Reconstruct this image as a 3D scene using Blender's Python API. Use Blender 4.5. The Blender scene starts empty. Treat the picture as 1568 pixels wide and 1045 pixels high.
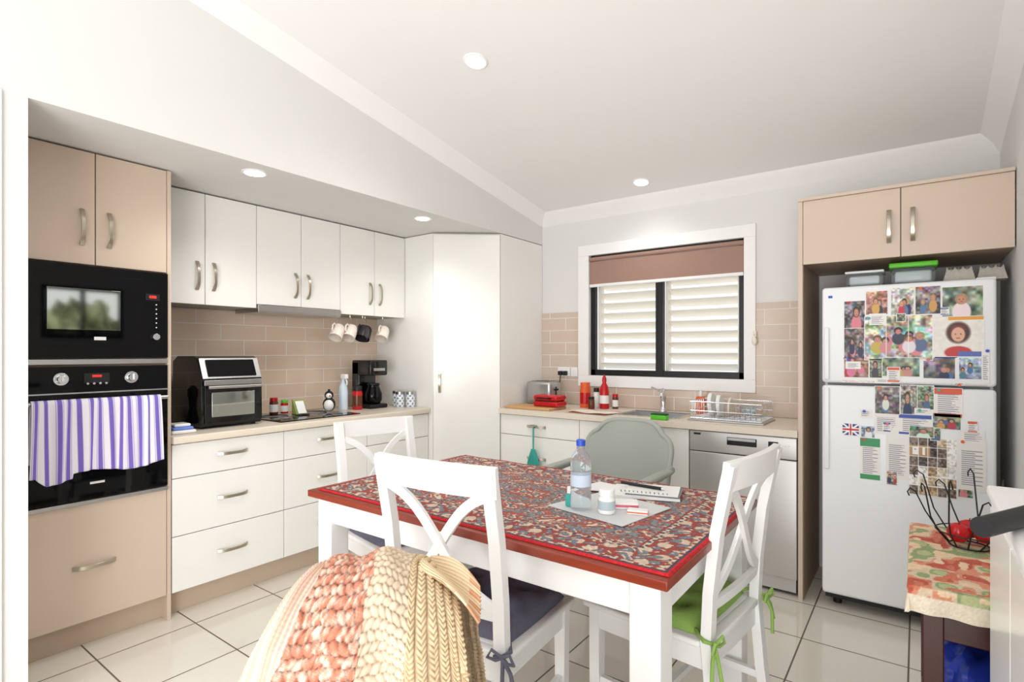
import bpy, math, numpy as np
from mathutils import Vector, Matrix
sc=bpy.context.scene
try:
    sc.view_settings.view_transform='Standard'
except Exception: pass
rng=np.random.RandomState(7)
def S(r,g,b):
    o=[]
    for c in (r,g,b):
        c=c/255.
        o.append(c/12.92 if c<=0.04045 else ((c+.055)/1.055)**2.4)
    return tuple(o)
def SA(a):
    a=np.clip(np.asarray(a,float)/255.,0,1)
    return np.where(a<=.04045,a/12.92,((a+.055)/1.055)**2.4)
# ---------------- materials
def mat(name,col,rough=.5,metal=0,var=.04,scale=8,bump=0,bscale=60,emit=0,trans=0,ior=1.45,alpha=1,coat=0,stretch=None):
    m=bpy.data.materials.new(name); m.use_nodes=True
    nt=m.node_tree; n=nt.nodes; l=nt.links
    p=n['Principled BSDF']
    c=S(*col)
    p.inputs['Roughness'].default_value=rough
    p.inputs['Metallic'].default_value=metal
    p.inputs['IOR'].default_value=ior
    p.inputs['Transmission Weight'].default_value=trans
    p.inputs['Alpha'].default_value=alpha
    p.inputs['Coat Weight'].default_value=coat
    tc=n.new('ShaderNodeTexCoord'); mp=n.new('ShaderNodeMapping')
    l.new(tc.outputs['Object'],mp.inputs['Vector'])
    if stretch: mp.inputs['Scale'].default_value=stretch
    no=n.new('ShaderNodeTexNoise'); no.inputs['Scale'].default_value=scale; no.inputs['Detail'].default_value=4
    l.new(mp.outputs[0],no.inputs['Vector'])
    mx=n.new('ShaderNodeMix'); mx.data_type='RGBA'
    mx.inputs[6].default_value=(*[x*(1-var) for x in c],1)
    mx.inputs[7].default_value=(*[min(1,x*(1+var)) for x in c],1)
    l.new(no.outputs['Fac'],mx.inputs[0]); l.new(mx.outputs[2],p.inputs['Base Color'])
    if bump:
        nb=n.new('ShaderNodeTexNoise'); nb.inputs['Scale'].default_value=bscale; nb.inputs['Detail'].default_value=3
        l.new(mp.outputs[0],nb.inputs['Vector'])
        b=n.new('ShaderNodeBump'); b.inputs['Strength'].default_value=bump; b.inputs['Distance'].default_value=.01
        l.new(nb.outputs['Fac'],b.inputs['Height']); l.new(b.outputs[0],p.inputs['Normal'])
    if emit:
        p.inputs['Emission Color'].default_value=(*c,1); p.inputs['Emission Strength'].default_value=emit
    return m
def vcol(name,rough=.8,bump=0):
    m=bpy.data.materials.new(name); m.use_nodes=True
    nt=m.node_tree; p=nt.nodes['Principled BSDF']
    a=nt.nodes.new('ShaderNodeAttribute'); a.attribute_name='Col'
    nt.links.new(a.outputs['Color'],p.inputs['Base Color']); p.inputs['Roughness'].default_value=rough
    if bump:
        nb=nt.nodes.new('ShaderNodeTexNoise'); nb.inputs['Scale'].default_value=900
        b=nt.nodes.new('ShaderNodeBump'); b.inputs['Strength'].default_value=bump; b.inputs['Distance'].default_value=.002
        nt.links.new(nb.outputs['Fac'],b.inputs['Height']); nt.links.new(b.outputs[0],p.inputs['Normal'])
    return m
def tilemat(name,axes,off,bw,rh,mort,c1,c2,cm,rough,offset):
    m=bpy.data.materials.new(name); m.use_nodes=True
    nt=m.node_tree; n=nt.nodes; l=nt.links; p=n['Principled BSDF']
    tc=n.new('ShaderNodeTexCoord'); sx=n.new('ShaderNodeSeparateXYZ'); l.new(tc.outputs['Object'],sx.inputs[0])
    cb=n.new('ShaderNodeCombineXYZ')
    for i in (0,1):
        ad=n.new('ShaderNodeMath'); ad.operation='ADD'; ad.inputs[1].default_value=off[i]
        l.new(sx.outputs[axes[i]],ad.inputs[0]); l.new(ad.outputs[0],cb.inputs[i])
    b=n.new('ShaderNodeTexBrick'); b.offset=offset; b.squash=1
    b.inputs['Scale'].default_value=1; b.inputs['Brick Width'].default_value=bw; b.inputs['Row Height'].default_value=rh
    b.inputs['Mortar Size'].default_value=mort; b.inputs['Mortar Smooth'].default_value=.1
    b.inputs['Color1'].default_value=(*S(*c1),1); b.inputs['Color2'].default_value=(*S(*c2),1); b.inputs['Mortar'].default_value=(*S(*cm),1)
    l.new(cb.outputs[0],b.inputs['Vector']); l.new(b.outputs['Color'],p.inputs['Base Color'])
    mr=n.new('ShaderNodeMapRange'); mr.inputs['To Min'].default_value=rough; mr.inputs['To Max'].default_value=.7
    l.new(b.outputs['Fac'],mr.inputs['Value']); l.new(mr.outputs[0],p.inputs['Roughness'])
    iv=n.new('ShaderNodeMath'); iv.operation='SUBTRACT'; iv.inputs[0].default_value=1; l.new(b.outputs['Fac'],iv.inputs[1])
    bp=n.new('ShaderNodeBump'); bp.inputs['Strength'].default_value=.4; bp.inputs['Distance'].default_value=.002
    l.new(iv.outputs[0],bp.inputs['Height']); l.new(bp.outputs[0],p.inputs['Normal'])
    return m
M={}
M['wall']=mat('wall_paint',(226,225,223),.75,var=.01)
M['ceil']=mat('ceiling_paint',(242,242,241),.8,var=.01)
M['trim']=mat('white_trim_paint',(244,243,242),.45,var=.01)
M['wcab']=mat('white_cabinet_gloss',(242,241,236),.22,var=.01)
M['wbody']=mat('white_carcass_gap_shade',(170,164,152),.5,var=.01)  # white carcass greyed: shade of the door gaps is put into its colour
M['bcab']=mat('beige_cabinet_gloss',(211,192,174),.28,var=.015)
M['bbody']=mat('beige_carcass',(168,144,124),.5,var=.02)
M['kick']=mat('beige_kickboard',(198,178,157),.45)
M['bench']=mat('cream_laminate_bench',(228,217,200),.35,var=.05,scale=90)
M['nickel']=mat('brushed_nickel',(190,182,166),.28,1,var=.05)
M['steel']=mat('brushed_steel',(190,190,190),.33,1,var=.06,scale=30,stretch=(1,1,30))
M['dsteel']=mat('dishwasher_steel',(204,202,199),.42,.6,var=.04,scale=10,stretch=(1,1,20))
M['chrome']=mat('chrome',(220,222,225),.08,1)
M['black']=mat('black_gloss',(14,14,15),.08,ior=1.5)
M['glass_b']=mat('black_ceramic_glass',(8,8,10),.04,ior=1.3)
M['mirror']=mat('mirrored_oven_glass',(190,193,186),.05,1)
M['blackm']=mat('black_matte',(22,22,24),.5)
M['grey']=mat('grey_resin',(164,168,160),.45,var=.03)
M['wwood']=mat('white_painted_wood',(242,242,240),.32,var=.02)
M['redwood']=mat('red_brown_timber',(136,54,34),.3,var=.3,scale=5,stretch=(1,14,14))
M['darkwood']=mat('dark_mahogany',(66,28,22),.3,var=.3,scale=6,stretch=(8,8,1))
M['board']=mat('light_timber_board',(205,160,110),.5,var=.12,scale=8,stretch=(1,12,12))
M['fridge']=mat('fridge_enamel',(243,244,245),.28,var=.01)
M['seal']=mat('fridge_seal_grey',(150,152,155),.6)
M['navy']=mat('charcoal_cushion_cotton',(106,104,120),.9,var=.12,scale=30,bump=.3,bscale=250)
M['green']=mat('lime_cushion_cotton',(146,182,92),.9,var=.1,scale=30,bump=.3,bscale=250)
M['blind']=mat('brown_roller_blind',(160,128,115),.8,var=.05,scale=60)
M['bframe']=mat('black_window_frame',(20,19,20),.35)
M['louvre']=mat('cream_louvre_blade',(244,240,230),.35,var=.04)
M['plastic']=mat('clear_plastic',(235,245,250),.08,trans=.9,ior=1.25,var=0)
M['white']=mat('white_plastic',(240,240,238),.35)
M['red']=mat('red_gloss',(195,24,30),.2)
M['orange']=mat('orange_plastic',(225,96,44),.35)
M['blue']=mat('blue_plastic',(35,80,190),.35)
M['teal']=mat('teal_plastic',(60,170,160),.4)
M['lime']=mat('bright_green_plastic',(100,205,50),.35)
M['pink']=mat('pink_card',(224,112,134),.5)
M['dblue']=mat('blue_nylon_bag',(36,60,165),.45,var=.3,scale=12,bump=.5,bscale=20)
M['brown']=mat('amber_brown_jar',(96,52,30),.25)
M['egg']=mat('egg_carton_pulp',(205,198,186),.95,bump=.4,bscale=150)
M['mugp']=mat('cream_ceramic',(240,230,218),.3,var=.12,scale=40)
M['mugd']=mat('dark_ceramic',(52,48,52),.2)
M['fabric']=mat('armchair_fabric',(176,160,142),.9,var=.08,bump=.3,bscale=200)
M['lamp']=mat('downlight_lens',(255,252,245),.3,emit=8)
M['led']=mat('red_led_display',(230,50,40),.3,emit=.6)
M['tileL']=tilemat('subway_tile_side',(1,2),(.1,-.9),.3,.1,.0022,(229,207,186),(224,201,180),(246,241,236),.10,.5)
M['tileB']=tilemat('subway_tile_rear',(0,2),(.05,-.9),.3,.1,.0022,(212,194,178),(206,188,172),(240,234,227),.12,.5)
M['floor']=tilemat('cream_floor_tile',(0,1),(4.43,4.0-.03),.4,.4,.0036,(232,226,214),(229,222,209),(112,98,84),.07,0)
M['vc']=vcol('painted_cloth',.85); M['vcp']=vcol('printed_paper',.45); M['vck']=vcol('knit_wool',.95,.4)
# ---------------- mesh builder
class B:
    def __init__(s,name): s.name=name; s.v=[]; s.f=[]; s.m=[]; s.mats=[]; s.c=[]; s.uc=False
    def mi(s,m):
        if isinstance(m,str): m=M[m]
        if m not in s.mats: s.mats.append(m)
        return s.mats.index(m)
    def add(s,v,f,m,c=None):
        o=len(s.v); i=s.mi(m)
        s.v.extend([tuple(map(float,p)) for p in v]); s.f.extend([tuple(int(k)+o for k in q) for q in f]); s.m.extend([i]*len(f))
        if c is None: s.c.extend([(1,1,1)]*len(v))
        else: s.c.extend([tuple(x) for x in c]); s.uc=True
        return s
    def box(s,x0,x1,y0,y1,z0,z1,m):
        v=[(x,y,z) for z in (z0,z1) for y in (y0,y1) for x in (x0,x1)]
        return s.add(v,[(0,2,3,1),(4,5,7,6),(0,1,5,4),(2,6,7,3),(0,4,6,2),(1,3,7,5)],m)
    def rbox(s,x0,x1,y0,y1,z0,z1,r,m,k=3):
        c=Vector(((x0+x1)/2,(y0+y1)/2,(z0+z1)/2)); h=[(x1-x0)/2,(y1-y0)/2,(z1-z0)/2]; r=min(r,*[q*.999 for q in h])
        lat=[(-1,-math.pi/2*(1-j/k)) for j in range(k+1)]+[(1,math.pi/2*j/k) for j in range(k+1)]
        lon=[(q,math.pi/2*(q+i/k)) for q in range(4) for i in range(k+1)]
        sg=[(1,1),(-1,1),(-1,-1),(1,-1)]
        v=[]
        for (sz,la) in lat:
            for (q,lo) in lon:
                v.append((c.x+sg[q][0]*(h[0]-r)+r*math.cos(la)*math.cos(lo),c.y+sg[q][1]*(h[1]-r)+r*math.cos(la)*math.sin(lo),c.z+sz*(h[2]-r)+r*math.sin(la)))
        n=len(lon); f=[]
        for j in range(len(lat)-1):
            for i in range(n):
                f.append((j*n+i,j*n+(i+1)%n,(j+1)*n+(i+1)%n,(j+1)*n+i))
        f.append(tuple(reversed(range(n)))); f.append(tuple((len(lat)-1)*n+i for i in range(n)))
        return s.add(v,f,m)
    def cyl(s,p0,p1,r0,r1,m,n=20):
        p0=Vector(p0);p1=Vector(p1);t=(p1-p0).normalized()
        a=t.orthogonal().normalized(); b=t.cross(a)
        v=[];
        for p,r in((p0,r0),(p1,r1)):
            for i in range(n):
                an=2*math.pi*i/n; v.append(p+a*r*math.cos(an)+b*r*math.sin(an))
        f=[(i,(i+1)%n,n+(i+1)%n,n+i) for i in range(n)]+[tuple(reversed(range(n))),tuple(range(n,2*n))]
        return s.add(v,f,m)
    def tube(s,pts,r,m,n=8,closed=False):
        pts=[Vector(p) for p in pts]; N=len(pts); v=[];f=[]; a=None
        for i,p in enumerate(pts):
            if closed: t=pts[(i+1)%N]-pts[i-1]
            else: t=pts[min(i+1,N-1)]-pts[max(i-1,0)]
            t.normalize()
            if a is None: a=t.orthogonal().normalized()
            else:
                a=(a-t*a.dot(t)); a.normalize()
            b=t.cross(a)
            for k in range(n):
                an=2*math.pi*k/n; v.append(p+a*r*math.cos(an)+b*r*math.sin(an))
        R=N if closed else N-1
        for i in range(R):
            j=(i+1)%N
            for k in range(n): f.append((i*n+k,i*n+(k+1)%n,j*n+(k+1)%n,j*n+k))
        if not closed: f.append(tuple(reversed(range(n)))); f.append(tuple((N-1)*n+k for k in range(n)))
        return s.add(v,f,m)
    def lathe(s,cx,cy,prof,m,n=28,z0=0):
        v=[];f=[]
        for (r,z) in prof:
            for i in range(n):
                a=2*math.pi*i/n; v.append((cx+r*math.cos(a),cy+r*math.sin(a),z0+z))
        for j in range(len(prof)-1):
            for i in range(n): f.append((j*n+i,j*n+(i+1)%n,(j+1)*n+(i+1)%n,(j+1)*n+i))
        if prof[0][0]>0: f.append(tuple(reversed(range(n))))
        if prof[-1][0]>0: f.append(tuple((len(prof)-1)*n+i for i in range(n)))
        return s.add(v,f,m)
    def ell(s,c,r,m,n=20,k=12):
        v=[];f=[]
        for j in range(k+1):
            la=-math.pi/2+math.pi*j/k
            for i in range(n):
                a=2*math.pi*i/n; v.append((c[0]+r[0]*math.cos(la)*math.cos(a),c[1]+r[1]*math.cos(la)*math.sin(a),c[2]+r[2]*math.sin(la)))
        for j in range(k):
            for i in range(n): f.append((j*n+i,j*n+(i+1)%n,(j+1)*n+(i+1)%n,(j+1)*n+i))
        return s.add(v,f,m)
    def sweep(s,pts,side,w,t,m):
        pts=[Vector(p) for p in pts]; sd=Vector(side); N=len(pts); v=[];f=[]
        ws=w if isinstance(w,(list,tuple)) else [w]*N
        for i,p in enumerate(pts):
            tg=(pts[min(i+1,N-1)]-pts[max(i-1,0)]).normalized()
            s2=(sd-tg*sd.dot(tg)).normalized(); nn=tg.cross(s2)
            for a,b in((-1,-1),(1,-1),(1,1),(-1,1)): v.append(p+s2*a*ws[i]/2+nn*b*t/2)
        for i in range(N-1):
            for k in range(4): f.append((i*4+k,i*4+(k+1)%4,i*4+4+(k+1)%4,i*4+4+k))
        f.append((3,2,1,0)); f.append(tuple((N-1)*4+k for k in range(4)))
        return s.add(v,f,m)
    def prism(s,poly,ax,a0,a1,m):
        n=len(poly); v=[]
        for a in(a0,a1):
            for p in poly:
                q=list(p); q.insert(ax,a); v.append(q)
        f=[(i,(i+1)%n,n+(i+1)%n,n+i) for i in range(n)]+[tuple(reversed(range(n))),tuple(range(n,2*n))]
        return s.add(v,f,m)
    def grid(s,P,m,C=None):
        nv,nu=P.shape[:2]; v=P.reshape(-1,3)
        i=np.arange(nv*nu).reshape(nv,nu)
        f=np.stack([i[:-1,:-1],i[:-1,1:],i[1:,1:],i[1:,:-1]],-1).reshape(-1,4)
        return s.add(v,f,m,None if C is None else SA(C.reshape(-1,3)))
    def handle(s,c,al,out,L=.16,m='nickel'):
        c=Vector(c);al=Vector(al);out=Vector(out); sd=al.cross(out)
        pts=[]
        for i in range(13):
            t=-1+2*i/12
            pts.append(c+al*(L/2*t)+out*(.003+.027*(1-abs(t)**3)))
        s.sweep(pts,sd,[.019-.003*(1-abs(-1+2*i/12)) for i in range(13)],.005,m)
        for q in(-1,1): s.cyl(c+al*(L*.42*q),c+al*(L*.42*q)+out*.012,.005,.005,m,10)
        return s
    def fin(s,loc=(0,0,0),rot=0,bev=0,seg=2,ang=38,flip=True):
        me=bpy.data.meshes.new(s.name); me.from_pydata(s.v,[],s.f)
        for m in s.mats: me.materials.append(m)
        me.polygons.foreach_set('material_index',s.m)
        if s.uc:
            a=me.color_attributes.new('Col','FLOAT_COLOR','POINT')
            c=np.ones((len(s.v),4),np.float32); c[:,:3]=np.array(s.c); a.data.foreach_set('color',c.ravel())
        me.update()
        if flip:
            import bmesh
            bm=bmesh.new(); bm.from_mesh(me); bmesh.ops.recalc_face_normals(bm,faces=bm.faces); bm.to_mesh(me); bm.free()
        me.shade_smooth()
        me.set_sharp_from_angle(angle=math.radians(ang))
        o=bpy.data.objects.new(s.name,me); sc.collection.objects.link(o)
        o.location=loc; o.rotation_euler=(0,0,math.radians(rot))
        if bev:
            b=o.modifiers.new('bevel','BEVEL'); b.width=bev; b.segments=seg; b.limit_method='ANGLE'; b.angle_limit=math.radians(50)
        return o
def noise2(m,n,cells,ch=3):
    gy=max(2,int(cells*m/n)+1); g=rng.rand(gy+1,cells+2,ch)
    y=np.linspace(0,gy-1e-3,m); x=np.linspace(0,cells-1e-3,n)
    yi=y.astype(int); xi=x.astype(int); fy=(y-yi)[:,None,None]; fx=(x-xi)[None,:,None]
    fy=fy*fy*(3-2*fy); fx=fx*fx*(3-2*fx)
    return (g[yi][:,xi]*(1-fy)*(1-fx)+g[yi][:,xi+1]*(1-fy)*fx+g[yi+1][:,xi]*fy*(1-fx)+g[yi+1][:,xi+1]*fy*fx)
# ---------------- room
XL,YB,XR=-3.57,3.85,.35
XC=XL+.004; YC=YB-.004
def cz(y): return 2.455+.17*(YB-y)
b=B('floor'); b.box(-5.2,3.2,-3.2,3.97,-.1,0,'floor'); b.fin()
b=B('ceiling'); y0,y1=-1.6,3.97
b.prism([(y0,cz(y0)),(y1,cz(y1)),(y1,cz(y1)+.12),(y0,cz(y0)+.12)],0,-3.69,2.2,'ceil'); b.fin()
b=B('wall_left'); b.box(-3.69,XL,.34,3.97,0,2.6,'wall'); b.fin()
b=B('wall_nib'); b.box(XL,-2.53,.34,.54,0,2.222,'wall'); b.fin()
b=B('trim_1'); b.box(-2.53,-2.518,.34,.47,0,2.222,'trim'); b.box(-2.53,-2.51,.34,.405,0,2.222,'trim'); b.fin(bev=.003)
b=B('wall_bulkhead'); b.prism([(.34,2.222),(YB,2.222),(YB,cz(YB)),(.34,cz(.34))],0,XL,-2.53,'wall'); b.fin()
wx0,wx1,wz0,wz1=-2.085,-.925,1.14,2.083
b=B('wall_back')
b.box(XL,wx0,YB,3.97,0,2.46,'wall'); b.box(wx1,.47,YB,3.97,0,2.46,'wall'); b.box(wx0,wx1,YB,3.97,0,wz0,'wall'); b.box(wx0,wx1,YB,3.97,wz1,2.46,'wall'); b.fin()
b=B('wall_right'); rx0,rx1=XR,XR+.12; ys=.9
wy0,wy1,wa,wb=1.42,2.06,1.45,1.93
b.box(rx0,rx1,ys,YB,0,wa,'wall'); b.box(rx0,rx1,ys,wy0,wa,wb,'wall'); b.box(rx0,rx1,wy1,YB,wa,wb,'wall')
b.prism([(ys,wb),(YB,wb),(YB,cz(YB)),(ys,cz(ys))],0,rx0,rx1,'wall'); b.fin()
# cornices
b=B('trim_2')
prof=[(0,-.085),(0,0),(-.085,0.0145),(-.066,-.018),(-.03,-.045),(-.014,-.07)]
b.prism([(YB+p[0],cz(YB)+p[1]) for p in prof],0,-2.53,XR,'trim'); b.fin(ang=60)
def rake(name,x,sg,ya,yb):
    b=B(name); pr=[(0,-.085),(0,0),(.085,0),(.062,-.022),(.03,-.045),(.012,-.07)]; n=len(pr)
    v=[(x+sg*p[0],y,cz(y)+p[1]) for y in(ya,yb) for p in pr]
    b.add(v,[(i,(i+1)%n,n+(i+1)%n,n+i) for i in range(n)]+[tuple(range(n)),tuple(range(n,2*n))],'trim'); b.fin(ang=60)
rake('trim_3',-2.53,1,.34,YB); rake('trim_4',XR,-1,ys,YB)
# splash tiles
b=B('side_backsplash'); b.box(XL+.001,XL+.008,1.178,2.953,.905,1.588,'tileL'); b.fin()
b=B('rear_backsplash'); 
b.box(-2.528,-2.18,YB-.008,YB-.001,.905,1.645,'tileB'); b.box(-.852,-.513,YB-.008,YB-.001,.905,1.645,'tileB'); b.box(-2.18,-.852,YB-.008,YB-.001,.905,1.052,'tileB'); b.fin()
# window 1
b=B('window_1')
for q in ((-2.178,-.852,wz1,wz1+.085),(-2.178,-.852,1.054,wz0)): b.box(q[0],q[1],YB-.02,YB-.001,q[2],q[3],'trim')
b.box(-2.178,wx0,YB-.02,YB-.001,wz0,wz1,'trim'); b.box(wx1,-.852,YB-.02,YB-.001,wz0,wz1,'trim')
fy0,fy1=3.87,3.91
b.box(wx0,wx0+.04,fy0,fy1,wz0,wz1,'bframe'); b.box(wx1-.04,wx1,fy0,fy1,wz0,wz1,'bframe')
b.box(wx0,wx1,fy0,fy1,wz0,wz0+.045,'bframe'); b.box(wx0,wx1,fy0,fy1,wz1-.04,wz1,'bframe')
mx=-1.52; b.box(mx-.028,mx+.028,fy0-.005,fy1,wz0,wz1,'bframe')
b.box(wx1-.06,wx1-.04,fy0-.01,fy0,wz0+.05,wz0+.07,'white')
for a,c in((wx0+.04,mx-.028),(mx+.028,wx1-.04)):
    b.box(a,a+.02,3.92,3.99,wz0+.045,wz1-.04,'louvre'); b.box(c-.02,c,3.92,3.99,wz0+.045,wz1-.04,'louvre')
    z=wz0+.075
    while z<wz1-.05:
        cy=3.975
        b.sweep([(a+.02,cy,z),(c-.02,cy,z)],(0,-.87,.5),.098,.006,'louvre')
        z+=.078
b.fin(bev=.002)
b=B('roller_blind')
b.box(wx0+.005,wx1-.005,3.845,3.849,1.85,wz1-.05,'blind'); b.cyl((wx0+.004,3.85,wz1-.03),(wx1-.004,3.85,wz1-.03),.017,.017,'blind'); b.rbox(wx0+.005,wx1-.005,3.838,3.852,1.832,1.856,.005,'white')
b.fin()
# window 2 in right wall (reflected by the microwave glass)
b=B('window_2'); x0,x1=XR+.03,XR+.08
b.box(x0,x1,wy0,wy0+.035,wa,wb,'bframe'); b.box(x0,x1,wy1-.035,wy1,wa,wb,'bframe'); b.box(x0,x1,wy0,wy1,wa,wa+.035,'bframe'); b.box(x0,x1,wy0,wy1,wb-.035,wb,'bframe'); b.box(x0,x1,1.72,1.755,wa,wb,'bframe'); b.fin()
hedge=mat('garden_hedge',(190,196,160),.9,var=.7,scale=6)
b=B('garden_hedge')
u=np.linspace(0,1,60); v=np.linspace(0,1,30); U,V=np.meshgrid(u,v)
P=np.stack([1.7+.12*np.sin(U*40)*np.cos(V*23)+.1*np.sin(U*91+V*37),.9+2.6*U,1.8*V+.12*np.sin(U*17)*V+.07*np.sin(U*63)*V],-1)
b.grid(P,hedge); P2=P.copy(); P2[...,0]+=.5; b.grid(P2,hedge); b.fin()
# downlights
def downlight(x,y,z,tilt,e):
    b=B('downlight'); b.lathe(0,0,[(.046,-.004),(.056,-.006),(.062,-.003),(.062,0.0)],'trim',32); b.lathe(0,0,[(0,-.006),(.046,-.006),(.048,-.003)],'lamp',32)
    o=b.fin(); o.location=(x,y,z-.0005); o.rotation_euler=(tilt,0,0)
    L=bpy.data.lights.new('downlight_lamp','SPOT'); L.energy=e; L.spot_size=math.radians(150); L.spot_blend=.8; L.shadow_soft_size=.12; L.color=(1,.98,.95)
    lo=bpy.data.objects.new('downlight_beam',L); lo.parent=o; lo.location=(0,0,-.04); sc.collection.objects.link(lo)
tl=-math.atan(.17)
downlight(-2.67,1.44,2.222,0,13); downlight(-2.67,2.60,2.222,0,15)
downlight(-1.753,2.066,cz(2.066),tl,22); downlight(-1.537,3.58,cz(3.58),tl,10)
# ---------------- tall oven cabinet
FX=-2.97
b=B('oven_tower_cabinet')
ya,yb=.556,1.176
b.box(XC,-2.992,ya,yb,.12,2.215,'bbody'); b.box(XC+.02,-3.03,ya,yb,0,.12,'kick')
b.box(XC,-2.968,yb-.018,yb,.0,2.215,'bcab')
g=.002
b.box(-2.99,FX,ya,.866-g,1.712,2.213,'bcab'); b.box(-2.99,FX,.866+g,yb-.02,1.712,2.213,'bcab')
b.box(-2.99,FX,ya,yb-.02,.125,.645,'bcab')
b.handle((FX,.815,1.875),(0,0,1),(1,0,0)); b.handle((FX,.917,1.875),(0,0,1),(1,0,0)); b.handle((FX,.862,.37),(0,1,0),(1,0,0))
b.fin(bev=.0015)
b=B('built_in_microwave')
b.box(-2.991,-2.955,ya+.01,yb-.02,1.295,1.705,'glass_b'); 
b.box(-2.991,-2.962,ya+.005,yb-.018,1.268,1.29,'steel')
b.box(-2.955,-2.950,ya+.03,1.04,1.35,1.665,'glass_b'); b.box(-2.950,-2.948,.69,.955,1.42,1.60,'mirror')
b.box(-2.955,-2.953,1.06,1.12,1.57,1.60,'blackm'); b.box(-2.953,-2.952,1.075,1.105,1.58,1.592,'led')
for i in range(6): b.cyl((-2.955,1.105,1.55-i*.022),(-2.952,1.105,1.55-i*.022),.003,.003,'white',10)
b.cyl((-2.955,1.10,1.395),(-2.935,1.10,1.395),.017,.015,'chrome')
b.box(-2.95,-2.948,.855,.90,1.375,1.39,'white')
b.fin(bev=.001)
b=B('built_in_oven')
b.box(-2.991,-2.957,ya+.01,yb-.02,.67,1.258,'glass_b'); b.box(-2.991,-2.955,ya+.005,yb-.018,.648,.664,'steel')
b.box(-2.957,-2.95,ya+.015,yb-.025,.70,1.135,'glass_b'); b.box(-2.957,-2.952,ya+.01,yb-.02,1.139,1.145,'steel')
for y in(.738,1.0):
    b.cyl((-2.957,y,1.205),(-2.949,y,1.205),.028,.027,'chrome'); b.cyl((-2.949,y,1.205),(-2.925,y,1.205),.02,.017,'chrome'); b.box(-2.926,-2.921,y-.003,y+.003,1.195,1.222,'white')
b.box(-2.957,-2.954,.82,.915,1.185,1.228,'blackm'); b.box(-2.954,-2.953,.85,.885,1.21,1.22,'led')
for i in range(4): b.cyl((-2.954,.833+i*.023,1.182),(-2.95,.833+i*.023,1.182),.005,.005,'chrome',12)
for q in (-1,1): b.cyl((-2.95,.866+q*.24,1.105),(-2.918,.866+q*.24,1.105),.007,.007,'steel',12)
b.cyl((-2.918,.595,1.105),(-2.918,1.14,1.105),.009,.009,'steel'); b.box(-2.95,-2.949,.84,.895,.735,.745,'white')
b.fin(bev=.001)
# towel
b=B('striped_tea_towel')
nu,nv=200,80; U,V=np.meshgrid(np.linspace(0,1,nu),np.linspace(0,1,nv))
L1=.25; L2=.318+.012*np.sin(U*9+1)-.012*U+.02*np.clip((U-.08)*30,-1,1)*(U<.3)
tot=L1+.035+L2; s_=V*tot
R=.0125
up=s_<L1; arc=(s_>=L1)&(s_<L1+math.pi*R); th=np.clip((s_-L1)/R,0,math.pi)
z=np.where(up,1.105-(L1-s_),np.where(arc,1.105+R*np.sin(th),1.105-(s_-L1-math.pi*R)))
xo=np.where(up,-R,np.where(arc,-R*np.cos(th),R))
dn=np.clip((s_-L1-math.pi*R)/.35,0,1)
fold=.006*np.sin(U*38)+.004*np.sin(U*67+1)
X=-2.918+xo+np.where(s_>L1+R,dn**.4*(fold+.011),0)
Y=.625+(1.108-.625)*(U+.010*np.sin(U*30+V*3))+ (U-.5)*.01*dn
st=np.abs(((U*13)%1)-.5)
C=np.where((st<.19)[...,None],np.array([122,104,194]),np.array([238,235,243]))
C=np.where(((st>.27)&(st<.31))[...,None],np.array([168,156,216]),C)
b.grid(np.stack([X,Y,z],-1),'vc',C); o=b.fin(flip=False)
md=o.modifiers.new('solid','SOLIDIFY'); md.thickness=.002
# ---------------- base cabinets (side run)
b=B('base_cabinet')
b.box(XC,-2.992,1.178,2.951,.12,.862,'wbody'); b.box(XC+.02,-3.03,1.178,2.951,0,.12,'kick')
for (a,c) in((1.18,1.778),(1.778,2.378),(2.378,2.951)):
    for z0,z1 in((.124,.398),(.402,.688),(.692,.858)):
        b.box(-2.99,FX,a+g,c-g,z0,z1,'wcab'); b.handle((FX,(a+c)/2,(z0+z1)/2+.01),(0,1,0),(1,0,0))
b.fin(bev=.0015)
b=B('benchtop'); b.rbox(XC,-2.945,1.178,2.951,.864,.902,.006,'bench'); b.fin()
b=B('wall_cabinet')
b.box(XC,-3.252,1.178,2.951,1.592,2.213,'wbody')
ed=[1.178,1.455,1.755,2.055,2.355,2.655,2.951]
for i in range(6):
    z0=1.59 if i not in(2,3) else 1.615
    b.box(-3.25,-3.23,ed[i]+g,ed[i+1]-g,z0,2.213,'wcab')
    hy=ed[i+1]-.045 if i%2==0 else ed[i]+.045
    b.handle((-3.23,hy,1.75),(0,0,1),(1,0,0))
b.fin(bev=.0015)
b=B('range_hood'); b.box(-3.5,-3.22,1.76,2.35,1.565,1.591,'steel'); b.box(-3.222,-3.215,1.757,2.353,1.572,1.61,'steel'); b.fin(bev=.002)
# pantry
b=B('corner_pantry_cabinet')
poly=[(XC,2.955),(-2.93,2.955),(-2.53,3.28),(-2.53,YC),(XC,YC)]
b.prism(poly,2,.0,2.216,'wcab')
t=Vector((.4,.325,0)); t.normalize(); nn=Vector((t.y,-t.x,0))
p0=Vector((-2.93,2.955,0)); Ld=.515
def dq(a,c,o0,o1,z0,z1,m):
    q=[p0+t*a+nn*o0,p0+t*c+nn*o0,p0+t*c+nn*o1,p0+t*a+nn*o1]
    b.prism([(k.x,k.y) for k in q],2,z0,z1,m)
dq(.004,.511,.001,.003,.05,2.21,'wbody'); dq(.008,.507,.003,.018,.06,2.205,'wcab')
b.handle(p0+t*.055+nn*.018+Vector((0,0,1.10)),(0,0,1),nn)
b.fin(bev=.0015)
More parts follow.
